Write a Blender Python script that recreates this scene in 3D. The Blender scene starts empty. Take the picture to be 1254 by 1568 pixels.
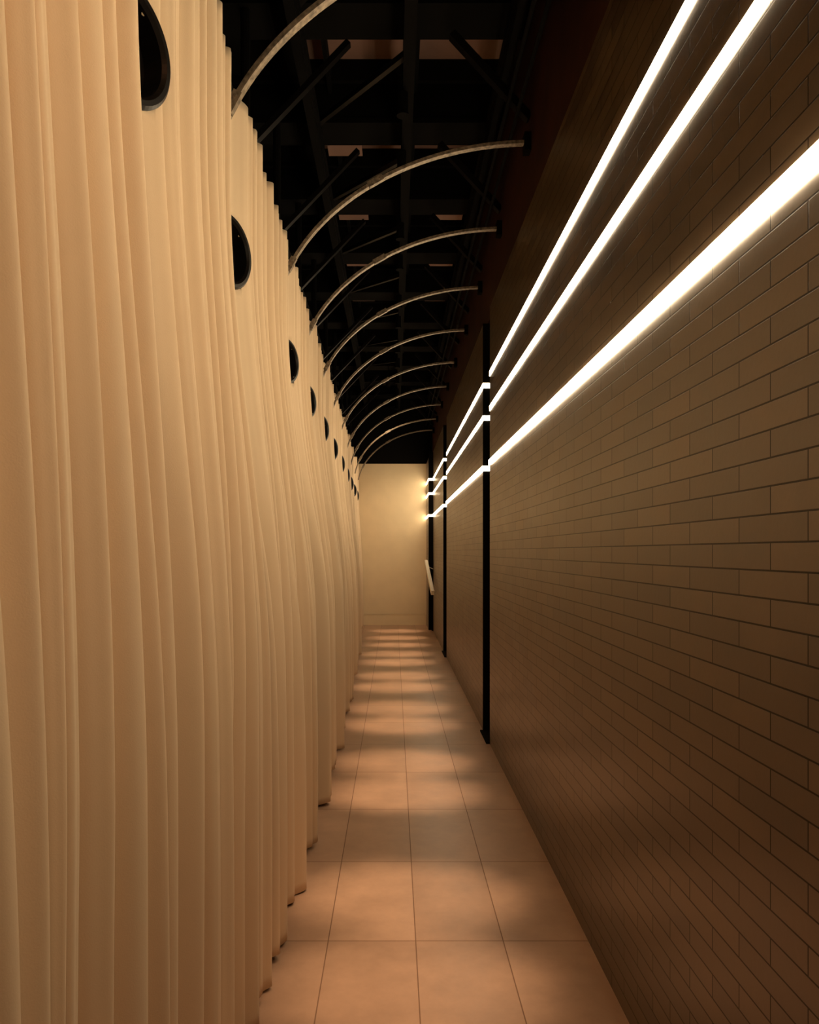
import bpy, bmesh, math, random
from mathutils import Vector, Matrix
random.seed(4)
C=bpy.context.scene.collection
CAMH=1.6
bpy.context.scene.view_settings.view_transform='Standard'
bpy.context.scene.view_settings.look='None'
# ------------------------------------------------------------ materials
def new_mat(name):
    m=bpy.data.materials.new(name); m.use_nodes=True
    nt=m.node_tree; b=nt.nodes['Principled BSDF']
    return m,nt,b
def simple(name,col,rough=.6,metal=0,noise=0,nscale=20,spec=.5):
    m,nt,b=new_mat(name)
    b.inputs['Roughness'].default_value=rough; b.inputs['Metallic'].default_value=metal
    b.inputs['Specular IOR Level'].default_value=spec
    if noise:
        tc=nt.nodes.new('ShaderNodeTexCoord'); n=nt.nodes.new('ShaderNodeTexNoise')
        n.inputs['Scale'].default_value=nscale; n.inputs['Detail'].default_value=5
        nt.links.new(tc.outputs['Object'],n.inputs['Vector'])
        r=nt.nodes.new('ShaderNodeValToRGB')
        r.color_ramp.elements[0].position=.3; r.color_ramp.elements[1].position=.7
        r.color_ramp.elements[0].color=(*[c*(1-noise) for c in col],1)
        r.color_ramp.elements[1].color=(*[min(1,c*(1+noise)) for c in col],1)
        nt.links.new(n.outputs['Fac'],r.inputs['Fac']); nt.links.new(r.outputs['Color'],b.inputs['Base Color'])
    else: b.inputs['Base Color'].default_value=(*col,1)
    return m
def emis(name,col,s):
    m,nt,b=new_mat(name)
    b.inputs['Base Color'].default_value=(.8,.8,.8,1)
    b.inputs['Emission Color'].default_value=(*col,1); b.inputs['Emission Strength'].default_value=s
    return m
def brick_mat(name,c1,c2,mortar,bw,bh,ms,axes,rough,offset=.5,bump=.4,spec=.5,nstr=.35,shift=(0,0),bd=.004,msm=.15,jspec=.05):
    m,nt,b=new_mat(name); N=nt.nodes; L=nt.links
    tc=N.new('ShaderNodeTexCoord'); sp=N.new('ShaderNodeSeparateXYZ'); cb=N.new('ShaderNodeCombineXYZ')
    L.new(tc.outputs['Object'],sp.inputs[0])
    for i,a in enumerate(axes):
        ad=N.new('ShaderNodeMath'); ad.operation='ADD'; ad.inputs[1].default_value=shift[i]
        L.new(sp.outputs[a],ad.inputs[0]); L.new(ad.outputs[0],cb.inputs[i])
    br=N.new('ShaderNodeTexBrick'); br.offset=offset; br.squash=1
    br.inputs['Scale'].default_value=1; br.inputs['Brick Width'].default_value=bw; br.inputs['Row Height'].default_value=bh
    br.inputs['Mortar Size'].default_value=ms; br.inputs['Mortar Smooth'].default_value=msm; br.inputs['Bias'].default_value=0
    br.inputs['Color1'].default_value=(*c1,1); br.inputs['Color2'].default_value=(*c2,1); br.inputs['Mortar'].default_value=(*mortar,1)
    L.new(cb.outputs[0],br.inputs['Vector'])
    n=N.new('ShaderNodeTexNoise'); n.inputs['Scale'].default_value=3.5; n.inputs['Detail'].default_value=8; n.inputs['Roughness'].default_value=.65
    L.new(cb.outputs[0],n.inputs['Vector'])
    mr=N.new('ShaderNodeMapRange'); mr.inputs['From Min'].default_value=.3; mr.inputs['From Max'].default_value=.7
    mr.inputs['To Min'].default_value=1-nstr; mr.inputs['To Max'].default_value=1+nstr*.6
    L.new(n.outputs['Fac'],mr.inputs['Value'])
    mx=N.new('ShaderNodeMix'); mx.data_type='RGBA'; mx.blend_type='MULTIPLY'; mx.inputs[0].default_value=1
    L.new(br.outputs['Color'],mx.inputs[6]); L.new(mr.outputs[0],mx.inputs[7])
    L.new(mx.outputs[2],b.inputs['Base Color'])
    # joints are matt: specular drops inside them
    sl=N.new('ShaderNodeMapRange'); sl.inputs['To Min'].default_value=spec; sl.inputs['To Max'].default_value=jspec
    L.new(br.outputs['Fac'],sl.inputs['Value']); L.new(sl.outputs[0],b.inputs['Specular IOR Level'])
    rr=N.new('ShaderNodeMapRange'); rr.inputs['To Min'].default_value=rough-.08; rr.inputs['To Max'].default_value=rough+.1
    L.new(n.outputs['Fac'],rr.inputs['Value']); L.new(rr.outputs[0],b.inputs['Roughness'])
    n2=N.new('ShaderNodeTexNoise'); n2.inputs['Scale'].default_value=60; n2.inputs['Detail'].default_value=4
    L.new(cb.outputs[0],n2.inputs['Vector'])
    sb=N.new('ShaderNodeMath'); sb.operation='MULTIPLY_ADD'; sb.inputs[1].default_value=-1
    s2=N.new('ShaderNodeMath'); s2.operation='MULTIPLY'; s2.inputs[1].default_value=.12
    L.new(n2.outputs['Fac'],s2.inputs[0]); L.new(br.outputs['Fac'],sb.inputs[0]); L.new(s2.outputs[0],sb.inputs[2])
    bp=N.new('ShaderNodeBump'); bp.inputs['Strength'].default_value=bump; bp.inputs['Distance'].default_value=bd
    L.new(sb.outputs[0],bp.inputs['Height']); L.new(bp.outputs[0],b.inputs['Normal'])
    return m
M_brick=brick_mat('brick_glazed_brown',(.066,.043,.024),(.112,.073,.040),(.016,.010,.006),.29,.060,.0023,('Y','Z'),.32,bump=.6,nstr=.3,bd=.003,spec=1.0,jspec=.2)
M_floor=brick_mat('limestone_tiles',(.43,.270,.178),(.52,.332,.222),(.22,.13,.085),.36,.79,.0024,('X','Y'),.36,offset=0.0,bump=.3,nstr=.2,shift=(.27,.07))
M_black=simple('black_paint',(.004,.0035,.003),.9,spec=.08)
M_gloss=simple('black_enamel',(.005,.004,.0035),.4,spec=.15)
M_steel=simple('black_steel',(.012,.010,.009),.35,.5)
M_ceil=simple('ceiling_board',(.26,.15,.11),.8,noise=.2,nscale=2)
M_upper=simple('upper_wall_oxblood',(.030,.010,.005),.7,noise=.4,nscale=3,spec=.2)
M_left=simple('left_wall_black',(.006,.005,.004),.9,spec=.1)
M_end=simple('end_plaster',(.78,.63,.41),.8,noise=.03,nscale=4)
M_rib=simple('rib_pale_metal',(.25,.195,.135),.42,.3,noise=.6,nscale=45)
M_rail=simple('rail_pale',(.85,.78,.62),.4)
M_led=emis('led_warm_white',(1,.78,.50),22)
# fabric
M_cur,nt,b=new_mat('curtain_cloth')
tc=nt.nodes.new('ShaderNodeTexCoord'); n=nt.nodes.new('ShaderNodeTexNoise'); n.inputs['Scale'].default_value=350; n.inputs['Detail'].default_value=2
nt.links.new(tc.outputs['Object'],n.inputs['Vector'])
bp=nt.nodes.new('ShaderNodeBump'); bp.inputs['Strength'].default_value=.25; bp.inputs['Distance'].default_value=.001
nt.links.new(n.outputs['Fac'],bp.inputs['Height']); nt.links.new(bp.outputs[0],b.inputs['Normal'])
b.inputs['Base Color'].default_value=(.74,.565,.375,1); b.inputs['Roughness'].default_value=.85
b.inputs['Sheen Weight'].default_value=.1; b.inputs['Specular IOR Level'].default_value=.2
# ------------------------------------------------------------ helpers
def obj_from_bm(name,bm,mat,parent=None,smooth=False):
    me=bpy.data.meshes.new(name); bmesh.ops.recalc_face_normals(bm,faces=bm.faces); bm.to_mesh(me); bm.free()
    o=bpy.data.objects.new(name,me); C.objects.link(o)
    for m in (mat if isinstance(mat,(list,tuple)) else [mat]): me.materials.append(m)
    if smooth:
        for p in me.polygons: p.use_smooth=True
    if parent: o.parent=parent
    return o
def box(bm,x0,x1,y0,y1,z0,z1,mi=0):
    vs=[bm.verts.new((x,y,z)) for z in (z0,z1) for y in (y0,y1) for x in (x0,x1)]
    for f in [(0,1,3,2),(4,6,7,5),(0,4,5,1),(2,3,7,6),(0,2,6,4),(1,5,7,3)]:
        fc=bm.faces.new([vs[i] for i in f]); fc.material_index=mi
def obox(bm,p0,p1,w,d,up=Vector((0,1,0)),mi=0):
    p0=Vector(p0);p1=Vector(p1); a=(p1-p0).normalized(); s=a.cross(up).normalized(); u=s.cross(a).normalized()
    vs=[]
    for p in (p0,p1):
        for i,j in ((-1,-1),(1,-1),(1,1),(-1,1)): vs.append(bm.verts.new(p+s*i*w/2+u*j*d/2))
    for f in [(0,1,2,3),(7,6,5,4),(0,4,5,1),(1,5,6,2),(2,6,7,3),(3,7,4,0)]:
        fc=bm.faces.new([vs[i] for i in f]); fc.material_index=mi
def cyl(bm,p0,p1,r,seg=20,mi=0,r2=None):
    p0=Vector(p0);p1=Vector(p1); a=(p1-p0); L=a.length
    rot=Vector((0,0,1)).rotation_difference(a.normalized()).to_matrix().to_4x4()
    res=bmesh.ops.create_cone(bm,cap_ends=True,segments=seg,radius1=r,radius2=r if r2 is None else r2,depth=L,matrix=Matrix.Translation((p0+p1)/2)@rot)
def empty(name,loc=(0,0,0)):
    e=bpy.data.objects.new(name,None); C.objects.link(e); e.location=loc; e.empty_display_size=.2; return e
def sstep(a,b,x):
    t=max(0,min(1,(x-a)/(b-a))); return t*t*(3-2*t)
def lerp(a,b,t): return a+(b-a)*t
def interp(tab,x):
    if x<=tab[0][0]: return tab[0][1]
    for (a,va),(b_,vb) in zip(tab,tab[1:]):
        if x<=b_: return va+(vb-va)*(x-a)/(b_-a)
    return tab[-1][1]
YB=-2.2; YE=16.45; XR=.80; XL=-1.35; ROOF=5.3; WT=CAMH+2.04
# ------------------------------------------------------------ shell
bm=bmesh.new(); box(bm,XL-.1,1.3,YB-.1,YE+.1,-.1,0); obj_from_bm('floor',bm,M_floor)
bm=bmesh.new(); box(bm,XL-.1,1.3,YB-.1,YE+.1,ROOF,ROOF+.1); obj_from_bm('ceiling',bm,M_ceil)
bm=bmesh.new(); box(bm,XL-.1,XL,YB,YE,0,ROOF); obj_from_bm('wall_left',bm,M_left)
bm=bmesh.new(); box(bm,XL-.1,1.3,YB-.1,YB,0,ROOF); obj_from_bm('wall_back',bm,M_left)
ENDT=CAMH+1.93
bm=bmesh.new(); box(bm,XL-.1,1.3,YE,YE+.1,0,ENDT); obj_from_bm('wall_end',bm,M_end)
bm=bmesh.new(); box(bm,XL,1.2,YE-.06,YE+.1,ENDT,ROOF); obj_from_bm('trim_bulkhead',bm,M_black)
bm=bmesh.new(); box(bm,-1.2,.70,YE-.018,YE,0,.24); box(bm,-1.2,.70,YE-.024,YE,.225,.24); obj_from_bm('baseboard_end',bm,M_end)
segs=[(YB,6.26,XR),(6.72,11.4,XR),(12.1,15.25,XR),(15.4,YE,.715)]
bm=bmesh.new()
for a,b_,x in segs: box(bm,x,.98,a,b_,0,WT if x==XR else WT-.1)
obj_from_bm('wall_right',bm,M_brick)
bm=bmesh.new()
for a,b_,x in segs[1:]:
    box(bm,x-.004,.99,a-.012,a,0,WT)
for a,b_ in ((6.26,6.708),(11.4,12.088),(15.25,15.388)):
    box(bm,XR-.03,.985,a,b_,0,.012)
box(bm,.985,1.05,YB,YE,0,WT)
obj_from_bm('trim_slots',bm,M_black)
bm=bmesh.new(); box(bm,.84,1.05,YB,YE-.06,WT,ROOF); 
obj_from_bm('wall_upper_right',bm,M_upper)
# ------------------------------------------------------------ led strips
for H,pr in ((1.485,.004),(1.195,.004),(.745,.010)):
    z=CAMH+H; hw=.022
    bm=bmesh.new()
    for a,b_,x in segs:
        a2=a if a>YB else .25
        box(bm,x-pr,x,a2,b_ if b_<YE else YE-.01,z-hw,z+hw,0)
        if a>YB:
            box(bm,x-pr-.004,.97,a-.017,a-.0125,z-hw,z+hw,0)
    obj_from_bm('led_light_strip',bm,M_led)
# ------------------------------------------------------------ curtain
ribs=[-1.95,-.7,.45,1.60,2.79,4.45,5.68,6.98,8.35,9.8,11.25,12.65,14.05,15.35]
Xt_tab=[(1.65,-.57),(2.85,-.615),(4.5,-.65),(5.85,-.67),(8,-.69),(16,-.79)]
Xb_tab=[(0,-.49),(5,-.485),(8,-.52),(11,-.60),(16,-.74)]
Ht_tab=[(1.6,1.79),(2.8,1.83),(4.4,1.83),(16,1.82)]
Hh_tab=[(2,1.19),(16,1.17)]
R_tab=[(3,.134),(4.64,.130),(6,.122),(16,.110)]
cur=empty('pleated_curtain')
def curtain_panel(k,z0,z1):
    rnd=random.Random(100+k)
    L=z1-z0; n_pl=round(L/(.095 if z0<2.5 else .11))
    NU=int(L*260); NV=80
    ph=rnd.uniform(0,6.28)
    amps=[rnd.uniform(.7,1.25) for _ in range(n_pl+2)]
    hems=[rnd.uniform(.0,.04) for _ in range(n_pl+2)]
    hc=CAMH+interp(Hh_tab,z0); R=interp(R_tab,z0)
    cs=.11/(.41+abs(interp(Xt_tab,z0))/max(z0,1.5))+(.02 if z0>3 else 0)
    bm=bmesh.new(); grid=[]; info=[]
    w2=rnd.uniform(.5,.65); p2=rnd.uniform(0,6.28)
    ramp1=cs+R+.01
    E=.03; e0=math.sqrt(E)
    far=0 if z0<2.5 else 1
    for i in range(NU+1):
        s=i/NU*L; row=[]; rinf=[]
        for j in range(NV+1):
            t=j/NV
            y=z0+s
            top=CAMH+interp(Ht_tab,y)
            u=s/L*n_pl
            pu=u+.15*math.sin(u*1.7+ph)+.12*math.sin(u*.63+2*ph)+ .03*(1-t)*math.sin(t*4+u*.9+ph)
            fl=math.floor(pu); kk=int(max(0,min(n_pl,fl))); fr=pu-fl
            w=abs(math.sin(math.pi*fr)); prof=math.sqrt(w*w+E)-.65
            am=amps[kk] if 0<fr<1 else 1
            pv=am*(math.sqrt(w*w+E)-e0)+e0-.65
            hem=.004+hems[kk]*w
            z=hem+t*(top-hem)
            zh=z-CAMH
            base=lerp(interp(Xt_tab,y),interp(Xb_tab,y),1-sstep(-.5,1.35,zh))
            low=1-sstep(-1.2,.9,zh)
            A=(.062+.018*far*(1-t))*lerp(.95,1,t)
            rampw=1-sstep(ramp1-.08,ramp1+.06,s)
            A*=lerp(1,.10,rampw*sstep(-.2,.6,zh))
            rec=(-.11+.41*min(s,ramp1))
            recw=lerp(.85,1,sstep(-.8,.6,zh))
            off=rec*recw*(1-sstep(ramp1,ramp1+.1,s))
            big=low*(.052*math.sin(2*math.pi*(s/w2)+p2))*(.4 if z0<2 else 1)
            big+=low*.010*math.sin(2*math.pi*s/.29+p2*2)
            # fine secondary folds within each pleat
            big+=.0032*math.sin(2*math.pi*pu*2.6+ph+.5*zh)*(1-rampw)*(.5+.5*math.sin(u*.8+p2))
            edge=sstep(L-.12,L,s)*(.012*(1-far)+far*.03*(1-t))
            x=base+A*pv+off+big+edge+.002*math.sin(zh*2+u*.7+ph)
            if s<.02: x-=.02*(1-s/.02)
            ztop=z+(.010*prof*(1 if t==1 else 0))
            yy=y+.006*math.sin(2*math.pi*pu*.5+ph)*low
            row.append(bm.verts.new((x,yy,ztop))); rinf.append((s,z))
        grid.append(row); info.append(rinf)
    for i in range(NU):
        for j in range(NV):
            s=(info[i][j][0]+info[i+1][j][0])/2; z=(info[i][j][1]+info[i][j+1][1])/2
            if ((s-cs)/.901)**2+(z-hc)**2<R*R: continue
            bm.faces.new((grid[i][j],grid[i+1][j],grid[i+1][j+1],grid[i][j+1]))
    o=obj_from_bm('curtain_panel',bm,M_cur,cur,True)
    so=o.modifiers.new('thick','SOLIDIFY'); so.thickness=.003; so.offset=0
    xb=interp(Xt_tab,z0+cs)+(-.11+.41*cs)
    c=Vector((xb-.002,z0+cs,hc)); n=Vector((.91,-.414,0)).normalized(); tdir=Vector((.414,.91,0)).normalized(); up=Vector((0,0,1))
    bm=bmesh.new(); S=64
    prof=[(R+.014,-.006),(R+.014,.008),(R+.006,.016),(R-.006,.016),(R-.014,.006),(R-.014,-.05),(0.0001,-.05)]
    rings=[]
    for r,dn in prof:
        rings.append([bm.verts.new(c+n*dn+tdir*(r*math.cos(2*math.pi*q/S))+up*(r*math.sin(2*math.pi*q/S))) for q in range(S)])
    for a_,b_ in zip(rings,rings[1:]):
        for q in range(S): bm.faces.new((a_[q],a_[(q+1)%S],b_[(q+1)%S],b_[q]))
    obj_from_bm('porthole_ring',bm,M_steel,cur,False)
for k,(a,b_) in enumerate(zip(ribs,ribs[1:]+[16.40])):
    curtain_panel(k,a,b_+(.02 if b_<16.3 else 0))
# ------------------------------------------------------------ arched ribs
def rib(y):
    e=empty('arched_rib',(0,0,0))
    bm=bmesh.new(); N=60; prev=None
    y0=y+.16;y1=y+.20
    def pt(ph,off):
        cx,a,b_=.85,1.6,1.2
        x=cx-(a+off)*math.cos(ph); z=CAMH+1.32+(b_+off)*math.sin(ph); return x,z
    p_end=math.acos(.01/1.6)
    for i in range(N+1):
        ph=lerp(math.radians(8),p_end,i/N)
        xa,za=pt(ph,-.010); xb,zb=pt(ph,.010)
        r=[bm.verts.new(v) for v in ((xa,y0,za),(xb,y0,zb),(xb,y1,zb),(xa,y1,za))]
        if prev:
            for q in range(4): bm.faces.new((prev[q],prev[(q+1)%4],r[(q+1)%4],r[q]))
        else: bm.faces.new(r)
        prev=r
    bm.faces.new(prev)
    obj_from_bm('bar',bm,M_rib,e)
    bm=bmesh.new()
    for c_ in (53,22):
        pa=math.radians(c_); x0,z0=pt(pa-.035,0); x1,z1=pt(pa+.035,0)
        obox(bm,(x0,y0+.008,z0),(x1,y0+.008,z1),.036,.03)
        for q in (.25,.75):
            cyl(bm,(lerp(x0,x1,q),y0-.014,lerp(z0,z1,q)),(lerp(x0,x1,q),y0,lerp(z0,z1,q)),.006,10)
    obj_from_bm('splice_plate',bm,M_rib,e)
    bm=bmesh.new(); x1,z1=pt(p_end,0)
    box(bm,.80,.84,y0-.02,y1+.02,z1-.06,z1+.05); obj_from_bm('wall_bracket',bm,M_black,e)
for y in ribs[1:]: rib(y)
# ------------------------------------------------------------ roof structure
e=empty('roof_truss')
bm=bmesh.new()
by=[4.5+1.25*i for i in range(-5,10)]
for y in by:
    box(bm,XL,.84,y,y+.06,4.92,ROOF); box(bm,XL,.84,y+.24,y+.30,4.95,ROOF); box(bm,XL,.84,y-.01,y+.31,4.88,4.92)
obj_from_bm('cross_beams',bm,M_black,e)
bm=bmesh.new()
for x,w in ((.06,.075),(-.62,.06),(.70,.05)):
    box(bm,x,x+w,YB,YE-.06,4.80,4.88); box(bm,x+w*.3,x+w*.7,YB,YE-.06,4.70,4.80); box(bm,x,x+w,YB,YE-.06,4.67,4.70)
obj_from_bm('purlins',bm,M_black,e)
bm=bmesh.new()
for y in by:
    obox(bm,(.36,y+.15,4.80),(.84,y+.15,4.28),.045,.06)
    obox(bm,(-.28,y+.15,4.75),(-.95,y+.15,4.05),.035,.05)
    obox(bm,(.10,y+.15,4.70),(-.60,y+1.3,4.90),.035,.04,up=Vector((0,0,1)))
obj_from_bm('diagonal_braces',bm,M_gloss,e)
bm=bmesh.new(); rnd=random.Random(3)
for i,y in enumerate(by):
    for (xa,xb) in ((-1.3,-.62),(-.62,.06),(.135,.75)):
        r=rnd.random()
        if xa<-1: box(bm,xa,xb,y+.30,y+1.25,5.18,5.22)
        elif i!=5 and r<.3: box(bm,xa+.3,xb,y+.30,y+1.25,5.18,5.22)
        elif i!=5 and r<.5: box(bm,xa,xb-.35,y+.30,y+1.25,5.18,5.22)
    box(bm,XL,.84,y+1.14,y+1.18,5.14,ROOF)
    box(bm,.14,.18,y+.31,y+1.24,5.10,5.22); box(bm,-.50,-.47,y+.31,y+1.24,5.10,5.22)
obj_from_bm('baffle_panels',bm,M_black,e)
bm=bmesh.new()
for i,y in enumerate(by):
    if i<6: continue
    for x0,x1 in ([(-.56,-.27)] if i==6 else [(-.56,-.26),(.42,.70)]):
        box(bm,x0,x1,y+.44,y+.74,5.02,5.035)
        for x in (x0+.02,x1-.03): box(bm,x,x+.01,y+.58,y+.59,5.035,ROOF)
obj_from_bm('acoustic_boards',bm,M_ceil,e)
bm=bmesh.new()
for y in ribs[3:]:
    cyl(bm,(-.9,y+.1,3.0),(-.9,y+.1,4.9),.03,12)
cyl(bm,(-.92,YB,4.2),(-.92,YE-.1,4.2),.02,12); cyl(bm,(.70,YB,4.35),(.70,YE-.1,4.35),.012,10); cyl(bm,(.76,YB,4.30),(.76,YE-.1,4.30),.012,10)
obj_from_bm('conduits',bm,M_black,e)
# ------------------------------------------------------------ handrail
bm=bmesh.new()
pa=Vector((.66,15.38,1.40)); pb=Vector((.72,13.9,.84))
obox(bm,pa,pb,.06,.08,up=Vector((0,0,1)))
for q in (.12,.85):
    p=pa.lerp(pb,q); obox(bm,p+Vector((0,0,-.02)),p+Vector((XR-p.x,0,-.08)),.015,.015)
obj_from_bm('handrail',bm,M_rail)
# ------------------------------------------------------------ ceiling spotlights
def spot(x,y,P=600,ang=12.5,tgt=None,col=(1,.66,.40),sx=1.35,blend=1,soft=.06):
    s=empty('ceiling_spotlight',(x,y,4.64))
    d=(Vector(tgt)-Vector((x,y,4.64))).normalized() if tgt else Vector((0,0,-1))
    bm=bmesh.new(); cyl(bm,d*0,d*.12,.035,20); cyl(bm,d*.12,d*.15,.035,20,r2=.042); cyl(bm,(0,0,0),(0,0,.25),.006,8)
    obj_from_bm('housing',bm,M_black,s)
    l=bpy.data.lights.new('beam','SPOT'); l.energy=P; l.spot_size=math.radians(ang); l.spot_blend=blend; l.shadow_soft_size=soft; l.color=col
    o=bpy.data.objects.new('beam',l); C.objects.link(o); o.parent=s; o.location=d*.17; o.scale=(sx,1,1)
    o.rotation_euler=d.to_track_quat('-Z','Y').to_euler()
for y,P in ((2.0,300),(2.78,640),(3.5,620),(4.98,680),(5.7,640),(6.95,680),(7.7,600),(8.9,680),(9.7,620),(10.9,680),(11.8,620),(12.9,680),(14.0,620),(15.2,620)):
    spot(.06,y,P)
spot(-.1,13.2,P=150,ang=50,tgt=(-.15,YE,1.3),sx=1,col=(1,.72,.45),soft=.2)       # added lamp, brightens the end wall
spot(.45,-1.0,P=80,ang=62,tgt=(-.6,1.2,1.3),sx=1,col=(1,.38,.16),soft=.2)      # added amber lamp, unseen behind the camera, tints the near curtain orange
# ------------------------------------------------------------ world + camera
w=bpy.data.worlds.new('World'); bpy.context.scene.world=w; w.use_nodes=True
w.node_tree.nodes['Background'].inputs[0].default_value=(.01,.008,.006,1)
cam=bpy.data.cameras.new('Camera'); co=bpy.data.objects.new('Camera',cam); C.objects.link(co)
cam.sensor_fit='AUTO'; cam.sensor_width=36; cam.lens=36*1320.5/1800
cam.shift_x=.0153; cam.shift_y=.039; cam.clip_start=.02
co.location=(0,0,CAMH); co.rotation_euler=(math.pi/2,0,0)
bpy.context.scene.camera=co
